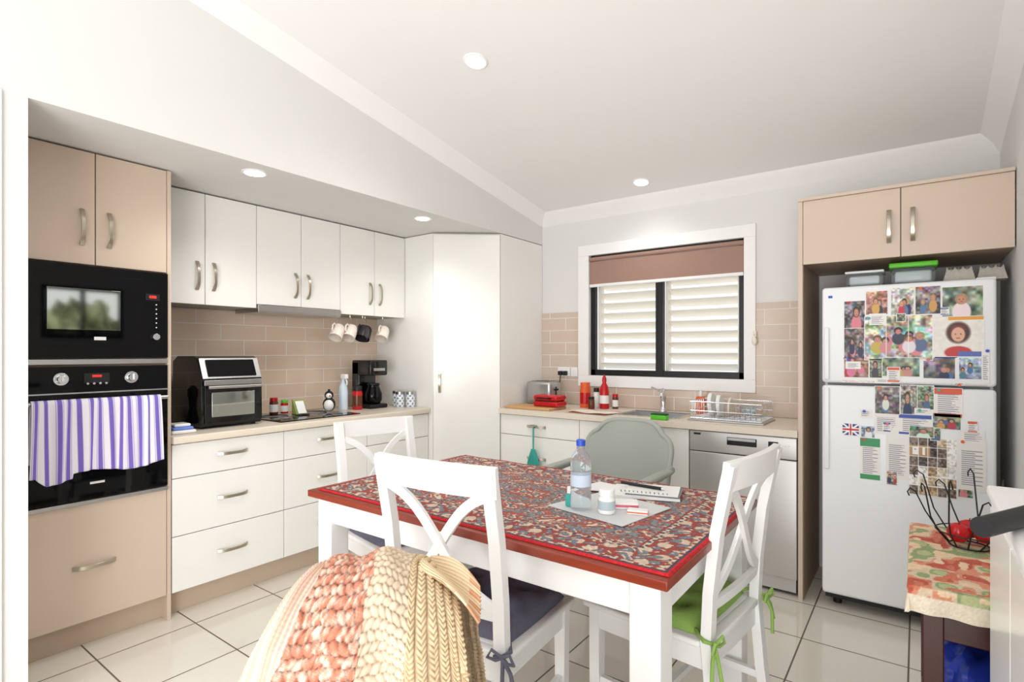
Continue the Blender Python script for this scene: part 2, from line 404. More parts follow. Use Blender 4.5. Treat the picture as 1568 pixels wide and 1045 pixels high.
# base cabinets (rear run)
FY=3.27
b=B('sink_base_cabinet')
b.box(-2.526,-1.10,FY+.022,YC,.12,.862,'wbody'); b.box(-2.526,-1.10,FY+.06,YC,0,.12,'kick')
for z0,z1 in((.124,.40),(.404,.71),(.714,.858)):
    b.box(-2.524,-1.852,FY,FY+.02,z0,z1,'wcab')
    b.handle((-2.20,FY,(z0+z1)/2),(1,0,0),(0,-1,0))
for a,c in((-1.848,-1.476),(-1.472,-1.102)):
    b.box(a,c,FY,FY+.02,.124,.858,'wcab')
b.handle((-1.52,FY,.74),(0,0,1),(0,-1,0)); b.handle((-1.425,FY,.74),(0,0,1),(0,-1,0))
b.fin(bev=.0015)
b=B('sink_benchtop')
sx0,sx1,sy0,sy1=-1.62,-1.22,3.38,3.70
for q in((-2.526,sx0,3.245,YB-.009),(sx1,-.513,3.245,YB-.009),(sx0,sx1,3.245,sy0),(sx0,sx1,sy1,YB-.009)): b.box(*q,.864,.902,'bench')
b.fin()
b=B('kitchen_sink')
b.box(sx0-.02,sx1+.02,sy0-.02,sy0+.006,.902,.906,'chrome'); b.box(sx0-.02,sx1+.02,sy1-.006,sy1+.02,.902,.906,'chrome'); b.box(sx0-.02,sx0+.006,sy0,sy1,.902,.906,'chrome'); b.box(sx1-.006,sx1+.02,sy0,sy1,.902,.906,'chrome')
b.box(sx0,sx0+.004,sy0,sy1,.8645,.904,'steel'); b.box(sx1-.004,sx1,sy0,sy1,.8645,.904,'steel'); b.box(sx0,sx1,sy0,sy0+.004,.8645,.904,'steel'); b.box(sx0,sx1,sy1-.004,sy1,.8645,.904,'steel'); b.box(sx0,sx1,sy0,sy1,.8635,.866,'steel')
b.fin()
b=B('kitchen_tap'); x,y=-1.45,3.765
b.lathe(x,y,[(.028,.902),(.026,.912),(.02,.92),(.02,.985),(.022,1.0),(.018,1.03),(.006,1.035)],'chrome')
b.tube([(x,y,.99),(x+.02,y-.05,1.04),(x+.04,y-.11,1.065),(x+.055,y-.16,1.06),(x+.06,y-.19,1.03)],.011,'chrome',12)
b.tube([(x,y,1.03),(x-.02,y-.02,1.045),(x-.07,y-.05,1.075)],.007,'chrome',10); b.fin()
# dishwasher
b=B('dishwasher')
b.box(-1.095,-.517,FY+.03,YB-.02,.02,.86,'blackm'); b.rbox(-1.093,-.519,FY-.005,FY+.03,.095,.735,.004,'dsteel'); b.rbox(-1.093,-.519,FY-.005,FY+.03,.74,.858,.004,'dsteel')
b.box(-1.085,-.527,FY+.02,FY+.04,.02,.09,'dsteel')
b.rbox(-.88,-.72,FY-.009,FY,.79,.835,.003,'blackm'); b.box(-.875,-.725,FY-.013,FY-.008,.818,.833,'steel')
b.box(-.66,-.61,FY-.008,FY-.004,.80,.83,'blackm')
for i in range(3): b.cyl((-.60+i*.022,FY-.009,.812),(-.60+i*.022,FY-.004,.812),.005,.005,'white',10)
b.box(-1.07,-1.03,FY-.007,FY-.004,.835,.845,'blackm')
b.fin()
# fridge surround
b=B('fridge_surround_cabinet')
b.box(-.511,-.489,3.25,YC,0,2.135,'bcab'); b.box(-.4895,-.487,3.27,YC,0,1.785,'bbody')
b.box(-.489,XR-.004,3.272,YC,1.79,2.13,'bbody')
b.box(-.487,-.065-g,3.25,3.27,1.785,2.118,'bcab'); b.box(-.065+g,XR-.005,3.25,3.27,1.785,2.118,'bcab'); b.box(-.511,XR-.005,3.24,YC,2.119,2.135,'bcab')
b.handle((-.112,3.25,1.935),(0,0,1),(0,-1,0)); b.handle((-.018,3.25,1.935),(0,0,1),(0,-1,0)); b.fin(bev=.0015)
# fridge
b=B('refrigerator'); fx0,fx1=-.40,.285
b.rbox(fx0+.005,fx1-.005,3.325,3.82,.05,1.645,.012,'fridge'); b.box(fx0+.02,fx1-.02,3.31,3.33,.09,1.64,'seal')
b.rbox(fx0,fx1,3.25,3.312,1.165,1.655,.016,'fridge',4); b.rbox(fx0,fx1,3.25,3.312,.075,1.152,.016,'fridge',4)
b.box(fx0+.01,fx1-.01,3.30,3.34,.04,.075,'blackm')
for x in(fx0+.06,fx1-.06):
    for y in(3.36,3.76): b.cyl((x,y,0),(x,y,.055),.02,.02,'blackm')
b.rbox(fx0+.012,fx0+.035,3.236,3.252,1.18,1.45,.006,'fridge'); b.rbox(fx0+.012,fx0+.035,3.236,3.252,.72,1.14,.006,'fridge')
b.box(fx0+.03,fx0+.048,3.248,3.25,1.60,1.612,'blue'); b.rbox(fx1-.07,fx1,3.27,3.36,1.645,1.662,.005,'fridge')
b.fin()
# fridge papers
SK=np.array([214,160,134])
def soft(q,w=.25): return np.clip((1-q)/w,0,1)[...,None]
def people(c,xx,yy,k,small=False):
    for i in range(k):
        cx=rng.uniform(.15,.85) if k>1 else rng.uniform(.4,.6); cy=rng.uniform(.32,.6); r=rng.uniform(.08,.13) if k>1 else rng.uniform(.14,.2)
        if small: r*=.6
        sh=np.array([[40,50,80],[190,60,60],[230,230,228],[210,130,150],[60,60,60],[80,120,155],[200,170,90]][rng.randint(7)])+rng.randint(-15,15,3)
        hr=np.array([[52,36,28],[110,78,50],[40,30,30],[170,140,100]][rng.randint(4)])
        a=soft(((xx-cx)/(r*1.6))**2+((yy-cy-r*2.7)/(r*2.3))**2); c[:]=c*(1-a)+sh*a
        a=soft(((xx-cx)/(r*1.08))**2+((yy-cy+.015)/(r*1.3))**2); c[:]=c*(1-a)+hr*a
        a=soft(((xx-cx)/(r*.78))**2+((yy-cy-.015)/(r*1.02))**2,.5); c[:]=c*(1-a)+(SK+rng.randint(-20,15,3))*a
        for e in(-1,1):
            a=soft(((xx-cx-e*r*.32)/(r*.13))**2+((yy-cy)/(r*.1))**2); c[:]=c*(1-a)+np.array([80,54,46])*a
        a=soft(((xx-cx)/(r*.3))**2+((yy-cy-r*.5)/(r*.1))**2); c[:]=c*(1-a)+np.array([170,80,76])*a
def photo(kind,n,m):
    yy,xx=np.meshgrid(np.linspace(0,1,m),np.linspace(0,1,n),indexing='ij')
    base=[(150,142,134),(124,140,118),(160,174,194),(182,164,146),(116,106,108),(200,194,188),(172,124,108)][rng.randint(7)]
    c=np.zeros((m,n,3))
    if kind=='photo':
        c[:]=base; c+=(noise2(m,n,4)-.5)*36+(noise2(m,n,4,1)-.5)*90+(noise2(m,n,9,1)-.5)*120+(noise2(m,n,16)-.5)*30
        c=c*(1.1-.25*yy[...,None]); people(c,xx,yy,rng.randint(1,4))
    elif kind in('doc','green','blue','floral','red'):
        c[:]=np.array([240,236,231])
        ln=(np.floor(yy*m/2)%2==0)&(xx>.12)&(xx<.6+.3*np.sin(yy*37)**2)&(yy>.2)&(yy<.92); c[ln]=np.array([156,156,164])
        col={'green':(60,150,95),'blue':(60,86,170),'red':(220,92,56)}.get(kind)
        if col: c[(yy<.2)|(yy>.88)]=np.array(col)
        if kind=='floral':
            c[:]=np.array([240,236,231]); nz=noise2(m,n,12,1)[...,0]; f_=(nz>.55)&((yy<.3)|(yy>.72)|(xx<.2)|(xx>.8)); c[f_]=np.array([216,120,132]); f_=(nz<.33)&((yy<.26)|(yy>.78)); c[f_]=np.array([140,172,130])
            for q_,w_ in((.42,.2),(.5,.28),(.58,.16)): c[(np.abs(yy-q_)<.016)&(np.abs(xx-.5)<w_)]=np.array([130,120,120])
    elif kind=='collage':
        c[:]=(182,184,178); c+=(noise2(m,n,7)-.5)*80+(noise2(m,n,10,1)-.5)*120+(noise2(m,n,26,1)-.5)*110+(noise2(m,n,22)-.5)*60; people(c,xx,yy,9,small=True)
        c[(np.abs(xx-.33)<.008)|(np.abs(xx-.66)<.008)]=245
    elif kind=='face':
        c[:]=np.array([240,234,226]); c+=(noise2(m,n,14,1)-.5)*14
        a=soft(((xx-.5)/.27)**2+((yy-.40)/.30)**2,.4); c=c*(1-a)+np.array([74,46,40])*a
        a=soft(((xx-.5)/.18)**2+((yy-.30)/.12)**2,.9)*.5; c=c*(1-a)+np.array([200,70,70])*a
        a=soft(((xx-.5)/.15)**2+((yy-.45)/.20)**2,.3); c=c*(1-a)+np.array([226,176,148])*a
        a=soft(((xx-.5)/.30)**2+((yy-.90)/.17)**2,.3); c=c*(1-a)+np.array([196,60,56])*a; c[(yy<.08)&(xx>.3)]=np.array([230,160,60]); c[(yy>.88)&(xx>.5)]=np.array([90,110,180])
        for e in(-1,1): c[((xx-.5-e*.055)/.016)**2+((yy-.44)/.016)**2<1]=70
        c[((xx-.5)/.045)**2+((yy-.54)/.012)**2<1]=np.array([190,80,76])
    elif kind=='cal':
        gx=np.floor(xx*5).astype(int); gy=np.floor(yy*6).astype(int); pal=np.array([[70,60,54],[176,146,112],[240,236,228],[120,104,92],[226,214,196],[200,180,150]])
        r_=rng.randint(0,6,(7,6)); c=pal[r_[gy,gx]].astype(float); c+=(noise2(m,n,24,1)-.5)*110; c[(yy>.14)&(yy<.34)&(xx<.45)]=np.array([190,150,108]); 
        w_=(yy>.18)&(yy<.31)&(((xx>.08)&(xx<.2)&~((xx>.12)&(xx<.16)&(yy>.205)&(yy<.23)))|((xx>.29)&(xx<.34))); c[w_]=250
        c[((xx%.2)<.012)|((yy%.1667)<.012)]=250
    elif kind=='flag':
        c[:]=np.array([30,50,130]); a=np.abs(xx-.5); d=np.abs(yy-.5); c[(np.abs(a-d)<.09)]=250; c[(a<.12)|(d<.17)]=250; c[(a<.06)|(d<.09)]=np.array([205,30,50])
    return np.clip(c,0,255)
cards=[(33,70,22,67,'photo'),(70,107,8,46,'photo'),(111,148,5,48,'photo'),(149,188,5,48,'photo'),(189,248,8,53,'photo'),
(33,70,66,116,'photo'),(68,176,48,118,'collage'),(176,249,52,112,'face'),(178,212,99,114,'blue'),(33,76,114,146,'photo'),(76,98,115,146,'photo'),(97,157,113,143,'photo'),(161,209,113,145,'photo'),(213,247,113,145,'photo'),
(28,86,150,217,'floral'),(85,126,158,202,'photo'),(126,153,155,202,'photo'),(152,178,155,192,'photo'),(177,219,158,202,'red'),(219,256,153,217,'photo'),
(84,124,200,234,'doc'),(123,175,200,232,'blue'),(175,217,196,220,'photo'),(30,60,220,240,'flag'),(60,95,241,308,'green'),(103,140,233,302,'doc'),(139,211,233,322,'cal'),(211,252,233,307,'doc'),
(36,62,120,132,'doc'),(76,104,44,62,'doc'),(148,172,190,200,'doc'),(105,126,128,152,'red'),(186,200,38,50,'blue'),(60,80,196,210,'doc'),(120,135,45,58,'photo'),(225,240,205,222,'red'),(98,112,214,230,'blue'),(172,188,218,238,'photo'),
(86,112,146,162,'doc'),(206,222,150,166,'photo'),(62,86,222,241,'photo'),(216,250,218,236,'doc'),(140,178,217,234,'photo'),(104,122,290,312,'photo'),(212,234,296,318,'photo'),(245,256,100,150,'doc')]
b=B('fridge_photos_and_magnets')
for i,(a,c,d,e,k) in enumerate(cards):
    X0=-.385+a*.00252; X1=-.385+c*.00252; Z0=1.65-e*.00313; Z1=1.65-d*.00313
    if Z0<1.165<Z1: Z0=1.168
    yy=3.2490-.0006*(i%4)-(.0016 if i>27 else 0)
    b.box(X0,X1,yy,yy+.0005,Z0,Z1,'white')
    n=max(16,int((X1-X0)/.0024)); m=max(14,int((Z1-Z0)/.0024)); bd=.0025
    U,V=np.meshgrid(np.linspace(X0+bd,X1-bd,n),np.linspace(Z1-bd,Z0+bd,m))
    b.grid(np.stack([U,np.full_like(U,yy-.0003),V],-1),'vcp',photo(k,n,m))
    if i%3==0: b.cyl((X0+.02,yy,Z1-.01),(X0+.02,yy-.005,Z1-.01),.007,.007,['red','blue','teal','orange'][i%4],12)
b.fin(flip=False)
# things on top of fridge
zt=1.6625
b=B('plastic_container'); b.rbox(-.30,-.14,3.33,3.50,zt,zt+.065,.015,'plastic'); b.rbox(-.305,-.135,3.325,3.505,zt+.065,zt+.077,.005,'white'); b.rbox(-.285,-.155,3.345,3.485,zt+.008,zt+.05,.01,'white'); b.fin()
b=B('green_lid_container'); b.rbox(-.105,.07,3.33,3.52,zt,zt+.078,.015,'plastic'); b.rbox(-.09,.055,3.345,3.50,zt+.008,zt+.06,.01,'white'); b.rbox(-.115,.08,3.32,3.53,zt+.078,zt+.102,.006,'lime'); b.fin()
def eggc(x,y,w):
    b=B('egg_carton'); nx,ny=60,30; U,V=np.meshgrid(np.linspace(0,1,nx),np.linspace(0,1,ny))
    edge=np.clip(np.minimum.reduce([U*w,(1-U)*w,V*.1,(1-V)*.1])/.012,0,1)
    Z=zt+edge*(.056+.013*np.cos(U*2*math.pi*4)*np.cos(V*2*math.pi*2))
    b.grid(np.stack([x+U*w,y+V*.1,Z],-1),'egg'); b.box(x,x+w,y,y+.1,zt,zt+.004,'egg'); b.fin()
eggc(.10,3.36,.12); eggc(.225,3.38,.11)
# ---------------- dining table
tx0,tx1,ty0,ty1=-2.0,-.49,1.30,2.24
b=B('dining_table')
b.box(tx0,tx1,ty0,ty1,.733,.76,'redwood')
for x in(tx0+.03,tx1-.115):
    for y in(ty0+.03,ty1-.115): 
        b.box(x,x+.085,y,y+.085,0,.732,'wwood')
b.box(tx0+.05,tx1-.05,ty0+.045,ty0+.067,.63,.732,'wwood'); b.box(tx0+.05,tx1-.05,ty1-.067,ty1-.045,.63,.732,'wwood')
b.box(tx0+.045,tx0+.067,ty0+.05,ty1-.05,.63,.732,'wwood'); b.box(tx1-.067,tx1-.045,ty0+.05,ty1-.05,.63,.732,'wwood')
b.fin(bev=.004,seg=3)
# rug on table
b=B('patterned_table_rug')
rx0_,rx1_,ry0_,ry1_=-1.965,-.494,1.325,2.232
nu,nv=540,340; U,V=np.meshgrid(np.linspace(0,1,nu),np.linspace(0,1,nv))
X=rx0_+(rx1_-rx0_)*U; Y=ry0_+(ry1_-ry0_)*V
e=np.minimum.reduce([X-rx0_,rx1_-X,Y-ry0_,ry1_-Y])
ax=np.abs(X-(rx0_+rx1_)/2); ay=np.abs(Y-(ry0_+ry1_)/2)
w1=ax+.016*np.sin(ay*52)+.007*np.sin(ay*120); w2=ay+.016*np.sin(ax*48)+.007*np.sin(ax*110)
f1=np.sin(w1*36)*np.sin(w2*36+.6); f2=np.sin(w1*74+1)*np.cos(w2*78); f3=np.sin(w1*150)*np.sin(w2*140+1)
rr_=np.hypot(ax*.75,ay*1.25); med=np.sin(rr_*38+.5*np.sin(np.arctan2(ay,ax+1e-6)*12))
C=np.zeros(X.shape+(3,)); C[:]=(128,134,136)
C[med>.15]=(166,80,70); C[med>.86]=(212,192,170)
C[f1>.32]=(176,84,72); C[f1>.66]=(214,196,174); C[f1>.88]=(86,100,120)
C[f1<-.42]=(112,122,132); C[f1<-.72]=(208,190,170); C[f1<-.88]=(166,60,50)
C[(f2>.68)]=(206,188,166); C[f2>.88]=(168,56,50); C[(f2<-.66)]=(172,76,64); C[f2<-.88]=(210,190,166)
C[f3>.88]=(78,78,92); C[f3<-.88]=(204,142,118)
def band(a,c,col,col2,fr):
    q=(e>=a)&(e<c); C[q]=col
    q2=q&(np.sin((X+.3*Y)*fr)*np.sin((Y-.3*X)*fr)>.25); C[q2]=col2
band(.012,.020,(66,64,84),(66,64,84),1); band(.020,.034,(210,190,166),(168,62,54),190); band(.034,.125,(154,66,58),(204,182,160),62)
q=(e>.034)&(e<.125)&(f2>.3); C[q]=(116,124,136); q=(e>.034)&(e<.125)&(f3>.6); C[q]=(216,198,176)
band(.125,.14,(210,190,166),(64,70,96),190); band(.14,.147,(166,50,46),(166,50,46),1)
g_=C.sum(-1); ed_=np.zeros(g_.shape,bool); ed_[:,1:]|=np.abs(np.diff(g_,axis=1))>60; ed_[1:,:]|=np.abs(np.diff(g_,axis=0))>60
C[ed_]=C[ed_]*.5+np.array([76,52,54])*.5
C[e<.012]=(190,26,34)
C+=rng.randn(*X.shape)[...,None]*9
Z=.7665+.0012*np.sin(X*23)*np.sin(Y*19)+.0004*rng.randn(*X.shape); Z[e<.004]=.7612
b.grid(np.stack([X,Y,Z],-1),'vc',np.clip(C,0,255)); b.fin(flip=False)
# ---------------- chairs
def cross_chair(name,x,y,rot,cush,ties):
    b=B(name); W=.205
    path=[(-.265,0),(-.235,.22),(-.215,.45),(-.222,.6),(-.243,.78),(-.285,.99)]
    for q in(-1,1):
        b.sweep([(q*W,p[0],p[1]) for p in path],(1,0,0),.04,.032,'wwood')
        b.sweep([(q*.2,.185,0),(q*.2,.185,.43)],(1,0,0),[.032,.042],.04,'wwood')
        b.box(q*.2-.012,q*.2+.012,-.21,.18,.36,.43,'wwood'); b.box(q*.2-.01,q*.2+.01,-.23,.18,.17,.195,'wwood')
    b.box(-.19,.19,.175,.197,.36,.43,'wwood'); b.box(-.19,.19,-.222,-.2,.36,.43,'wwood'); b.box(-.19,.19,-.035,-.015,.172,.193,'wwood')
    b.rbox(-.235,.235,-.2,.225,.431,.453,.009,'wwood')
    b.rbox(-.185,.185,-.232,-.195,.431,.453,.005,'wwood')
    n=13
    def rl(z,h,t,dy,hw,bow): 
        pts=[(-hw+2*hw*i/(n-1),dy-bow*(1-(-1+2*i/(n-1))**2),z) for i in range(n)]
        b.sweep(pts,(0,-.12,1),h,t,'wwood')
    rl(.955,.09,.022,-.275,.228,.02)
    rl(.555,.03,.02,-.22,.2,.008)
    for q in(-1,1):
        pts=[]
        for i in range(15):
            t=i/14; xx=-.185+.37*t; zz=.575+.335*t+.028*math.sin(math.pi*2*t)*-1
            yy=-.22-.045*t*t*1.1-.012*math.sin(math.pi*t)+(.006*q)
            pts.append((q*xx,yy,zz))
        b.sweep(pts,(1 if q<0 else -1,0,1),.032,.014,'wwood')
    # cushion
    nu=61; U,V=np.meshgrid(np.linspace(-1,1,nu),np.linspace(-1,1,nu))
    rr=np.clip((1-np.abs(U)**5)*(1-np.abs(V)**5),0,1)**.5
    t=np.ones_like(U)
    for (cx,cy) in((0,0),(-.5,-.5),(.5,-.5),(-.5,.5),(.5,.5)):
        t-= .62*np.exp(-((U-cx)**2+(V-cy)**2)/.018)+.18*np.exp(-((U-cx)**2+(V-cy)**2)/.12)
    t+= .1*np.sin(U*9+V*3)*np.sin(V*8)
    Z=.4545+.062*rr*np.clip(t,.1,1.3)
    Pm=np.stack([.208*U*(1-.03*V**2),.012+.195*V*(1-.03*U**2),Z],-1); b.grid(Pm,cush)
    P2=Pm.copy(); P2[...,2]=.4542; b.grid(P2,cush)
    for q in(-1,1):
        b.tube([(q*.19,-.17,.465),(q*.215,-.19,.468),(q*.235,-.215,.46),(q*.22,-.243,.455),(q*.195,-.245,.45)],.006,cush)
        b.tube([(q*.225,-.243,.455),(q*.235,-.262,.40),(q*.222,-.268,.33)],.006,cush); b.tube([(q*.22,-.243,.455),(q*.255,-.25,.42),(q*.275,-.255,.36)],.006,cush)
        for w in(-1,1): b.tube([(q*.225,-.245,.455),(q*.225+w*.03,-.256,.475),(q*.225+w*.045,-.256,.45),(q*.225+w*.02,-.25,.445),(q*.225,-.245,.455)],.005,cush)
    return b.fin(loc=(x,y,0),rot=rot,bev=.003)
cross_chair('dining_chair',-1.19,1.455,5,'navy',1)
o=cross_chair('dining_chair',-2.06,1.87,-101,'navy',1); o.scale=(1,1,.965)
cross_chair('dining_chair',-.70,1.905,84,'green',1)
# grey armchair
b=B('grey_armchair')
nu,nv=40,30; U,V=np.meshgrid(np.linspace(-1,1,nu),np.linspace(0,1,nv))
hw=.256*(1-.05*(1-V))*np.where(V>.72,np.clip(1-((V-.72)/.28)**3*.24,0,1),1)
Xb=U*hw; Zb=.44+.49*V-.06*np.abs(U)**5*V**2; Yb=-.22-.10*V+.07*U**2*(1-.3*V)
for off in(0,-.028): b.grid(np.stack([Xb,Yb+off,Zb],-1),'grey')
rim=[(Xb[i,0],Yb[i,0]-.014,Zb[i,0]) for i in range(nv)]+[(Xb[-1,j],Yb[-1,j]-.014,Zb[-1,j]) for j in range(1,nu)]+[(Xb[i,-1],Yb[i,-1]-.014,Zb[i,-1]) for i in range(nv-2,-1,-1)]
b.tube(rim,.0155,'grey',10)
b.rbox(-.24,.24,-.24,.24,.40,.45,.022,'grey')
for q in(-1,1):
    b.tube([(q*.235,-.27,.70),(q*.268,-.22,.70),(q*.275,-.05,.695),(q*.275,.13,.685),(q*.27,.2,.66),(q*.262,.215,.60),(q*.25,.215,.43)],.02,'grey',10)
    b.rbox(q*.275-.03,q*.275+.03,-.16,.19,.69,.715,.012,'grey')
    b.cyl((q*.215,.2,.42),(q*.25,.235,0),.022,.018,'grey'); b.cyl((q*.215,-.2,.42),(q*.245,-.29,0),.022,.018,'grey')
b.fin(loc=(-1.31,2.60,0),rot=180)
# ---------------- knitted blanket + armchair
th=math.radians(36.5); RR=np.array([math.cos(th),math.sin(th)]); FF=np.array([-math.sin(th),math.cos(th)])
ca,cb=-.285,1.13
def loc2w(a,bb,z): return np.stack([a*RR[0]+bb*FF[0],a*RR[1]+bb*FF[1],z],-1)
nu,nv=420,720; U,V=np.meshgrid(np.linspace(-1,1,nu),np.linspace(-1,1,nv))
R=.105; Ls=.60; s_=V*Ls; q=np.abs(s_)>R*math.pi/2
thh=np.clip(s_/R,-math.pi/2,math.pi/2); ex=np.clip(np.abs(s_)-R*math.pi/2,0,None)
down=R*(1-np.cos(thh))+ex; bb=R*np.sin(thh)+np.sign(s_)*ex*.16
ztop=.896-.075*np.abs(U)**4-.012*(U<0)*np.abs(U)**2+ .008*np.sin(U*7+.5)
A=ca+U*(.165+.065*np.sqrt(np.clip(down,0,1)/.25)+.06*down/.25*(U<0)-.01*down/.25)
bulge=(1-np.abs(U)**2.2)*.06*np.where(s_<0,-1,1)*np.clip(down/.1,0,1)
BB=cb+bb+bulge+.012*np.sin(U*11+V*4)*np.clip(down/.1,0,1)
Z=ztop-down+.004*np.sin(U*13+V*9)
P=loc2w(A,BB,Z)
du=np.gradient(P,axis=1); dv=np.gradient(P,axis=0); N=np.cross(du,dv); N/=np.linalg.norm(N,axis=-1,keepdims=True)+1e-9
mid=P-np.array([ca*RR[0]+cb*FF[0],ca*RR[1]+cb*FF[1],.6]); sgn=np.sign((N*mid).sum(-1,keepdims=True).mean()); N*=sgn
nzA=noise2(nv,nu,18,2)-.5; nzB=noise2(nv,nu,70,1)[...,0]; nzC=noise2(nv,nu,140,1)[...,0]
mu=U*.26+nzA[...,0]*.006; ms=s_+nzA[...,1]*.006
C=np.zeros(U.shape+(3,)); H=np.zeros_like(U)
uw=U+.02*np.sin(V*8)+nzA[...,0]*.05
z1=uw<-.56; z2=(uw>=-.56)&(uw<.06); z3=(uw>=.06)&(uw<.46); z4=uw>=.46
rib=.5+.5*np.cos(mu*2*math.pi/.011); tw0=.5+.5*np.cos((ms+.3*mu)*2*math.pi/.008)
H[z1]=(.0028*rib+.0008*tw0)[z1]; st=.5+.5*np.sin(mu*2*math.pi/.045); c1=(np.array([240,214,196])*(1-st[...,None])+np.array([230,188,164])*st[...,None])*(.86+.14*rib[...,None]); C[z1]=c1[z1]
def bob(p,w,sl=.55):
    row=np.floor(ms/p); sg=np.where(row%2==0,1,-1); cy=(ms/p)%1-.5
    xs=mu/w+sl*cy*sg+.5*(row%2); cx=xs%1-.5
    r=np.sqrt((cx*.98)**2+(cy*1.0)**2+.5*(cx*cy)**2); return np.clip(1-(r/.6)**2,0,1)**.6,np.floor(xs),row,cx,cy,sg
h,par,row,cx,cy,sg=bob(.021,.021)
tw=.5+.5*np.sin((cy*.021+cx*.012*sg)*2*math.pi/.0052)
H2=.0055*h+.0016*tw*h
mixf=np.clip(.38+1.5*(nzB-.5)+.7*(nzC-.5)+.35*(tw-.5)+.2*np.sin(par*2.1+row*1.3),0,1)
col=(np.array([212,134,106])*(1-mixf[...,None])+np.array([244,216,196])*mixf[...,None])*(.72+.28*h[...,None]); C[z2]=col[z2]; H[z2]=H2[z2]
h,par,row,cx,cy,sg=bob(.016,.018); tw=.5+.5*np.sin((cy*.016+cx*.010*sg)*2*math.pi/.0048)
H3=.0045*h+.0014*tw*h; col=((np.array([236,212,184])+(nzB[...,None]-.5)*24)*(.78+.22*h[...,None])); C[z3]=col[z3]; H[z3]=H3[z3]
w=.024; cc=(mu/w)%1-.5; ch=np.abs(np.sin((ms-np.abs(cc)*.022)*math.pi/.009)); edge=np.clip(1-(np.abs(cc)/.5)**4,0,1)
H4=.004*ch*edge+.0035*edge; col=(np.array([236,208,168])+(nzB[...,None]-.5)*26)*(.78+.22*(ch*edge)[...,None]); C[z4]=col[z4]; H[z4]=H4[z4]
C+=rng.randn(*U.shape)[...,None]*4
H+=rng.randn(*U.shape)*.00012
P=P+N*H[...,None]
b=B('knitted_blanket'); b.grid(P,'vck',np.clip(C,0,255))
# loose folded corner
nu2,nv2=130,160; U2,V2=np.meshgrid(np.linspace(0,1,nu2),np.linspace(0,1,nv2))
a2=ca+.10+.125*U2*(1-.12*V2)+.01*V2; b2=cb-.03+.08*V2-.06*U2; rb_=np.abs(np.sin(V2*math.pi*16+U2*3)); z2_=.886-.02*U2-.03*U2**3+.012*np.sin(V2*6+U2*3)-.03*(1-V2)*U2**.5+.0028*rb_
P2=loc2w(a2,b2,z2_); C2=np.zeros(U2.shape+(3,)); C2[:]=(238,212,174); fr_=(U2>.80)&(np.sin(V2*math.pi*11)>-.2); C2[fr_]=(226,166,126); C2*=(.82+.18*rb_)[...,None]; C2+=rng.randn(*U2.shape)[...,None]*4
b.grid(P2,'vck',np.clip(C2,0,255))
o=b.fin(flip=False,ang=80); md=o.modifiers.new('solid','SOLIDIFY'); md.thickness=.006; md.offset=-1
b=B('armchair')
b.rbox(-.15,.15,-.05,.05,.30,.76,.05,'fabric',4); b.rbox(-.27,.27,-.62,.0,.18,.44,.06,'fabric',4)
b.rbox(-.33,-.27,-.60,-.15,.15,.60,.03,'fabric',4); b.rbox(.27,.33,-.60,-.15,.15,.60,.03,'fabric',4)
for x in(-.25,.25):
    for y in(-.55,-.05): b.cyl((x,y,0),(x,y,.2),.018,.025,'darkwood')
o=b.fin(rot=36.5); wl=loc2w(np.array(ca),np.array(cb),np.array(0.)); o.location=tuple(float(k) for k in wl)
# ---------------- table items
zt=.769
b=B('water_bottle'); x,y=-.95,1.69
b.lathe(x,y,[(.0,0),(.033,.002),(.036,.012),(.036,.06),(.034,.066),(.036,.072),(.036,.13),(.034,.136),(.036,.142),(.036,.165),(.03,.19),(.015,.212),(.0135,.225),(.0135,.228)],'plastic',32,z0=zt)
b.lathe(x,y,[(.016,.224),(.016,.243),(.012,.246),(0,.246)],'blue',24,z0=zt); b.lathe(x,y,[(.0364,.085),(.0364,.125)],mat('bottle_label',(200,214,230),.5),32,z0=zt); b.fin()
b=B('white_placemat'); b.prism([(-1.07,1.66),(-.75,1.60),(-.70,1.89),(-1.0,1.95)],2,zt-.0005,zt+.002,mat('frosted_placemat',(210,212,212),.4)); b.fin()
zp=zt+.0025
b=B('pill_jar'); b.lathe(-.855,1.70,[(0,0),(.028,.001),(.029,.01),(.029,.05),(.024,.058),(.024,.06),(.027,.061),(.027,.08),(.025,.082),(0,.082)],'white',28,z0=zp); b.lathe(-.855,1.70,[(.0294,.014),(.0294,.044)],mat('jar_label',(180,196,200),.5),28,z0=zp); b.fin()
b=B('eye_drop_bottle'); b.lathe(-1.0,1.70,[(0,0),(.016,.001),(.017,.03),(.013,.04),(.009,.045),(.009,.048)],'teal',20,z0=zp); b.lathe(-1.0,1.70,[(.011,.046),(.01,.068),(0,.07)],'white',20,z0=zp); b.fin()
def slab(b,cx,cy,w,h,rot,z0,z1,m):
    c,s=math.cos(rot),math.sin(rot)
    b.prism([(cx+c*u-s*v,cy+s*u+c*v) for u,v in((-w,-h),(w,-h),(w,h),(-w,h))],2,z0,z1,m)
b=B('medicine_box'); slab(b,-.835,1.80,.045,.028,.5,zp,zp+.022,'white'); slab(b,-.835,1.80,.0455,.0285,.5,zp+.006,zp+.015,'pink'); b.fin(bev=.001)
b=B('tablet_blister_box'); slab(b,-.765,1.755,.034,.018,.3,zp,zp+.014,'white'); slab(b,-.765,1.755,.0343,.0183,.3,zp+.004,zp+.009,'orange'); b.fin(bev=.001)
b=B('small_white_jar'); b.lathe(-.915,1.83,[(0,0),(.024,.001),(.025,.03),(.022,.034),(.024,.035),(.024,.05),(0,.051)],'white',24,z0=zp); b.fin()
b=B('spiral_notebook')
slab(b,-.85,2.03,.125,.09,.35,zt,zt+.010,'white'); slab(b,-.82,2.04,.10,.08,.25,zt+.0105,zt+.015,mat('diary_cover',(120,125,130),.5)); slab(b,-.825,2.035,.098,.077,.28,zt+.0155,zt+.02,'white')
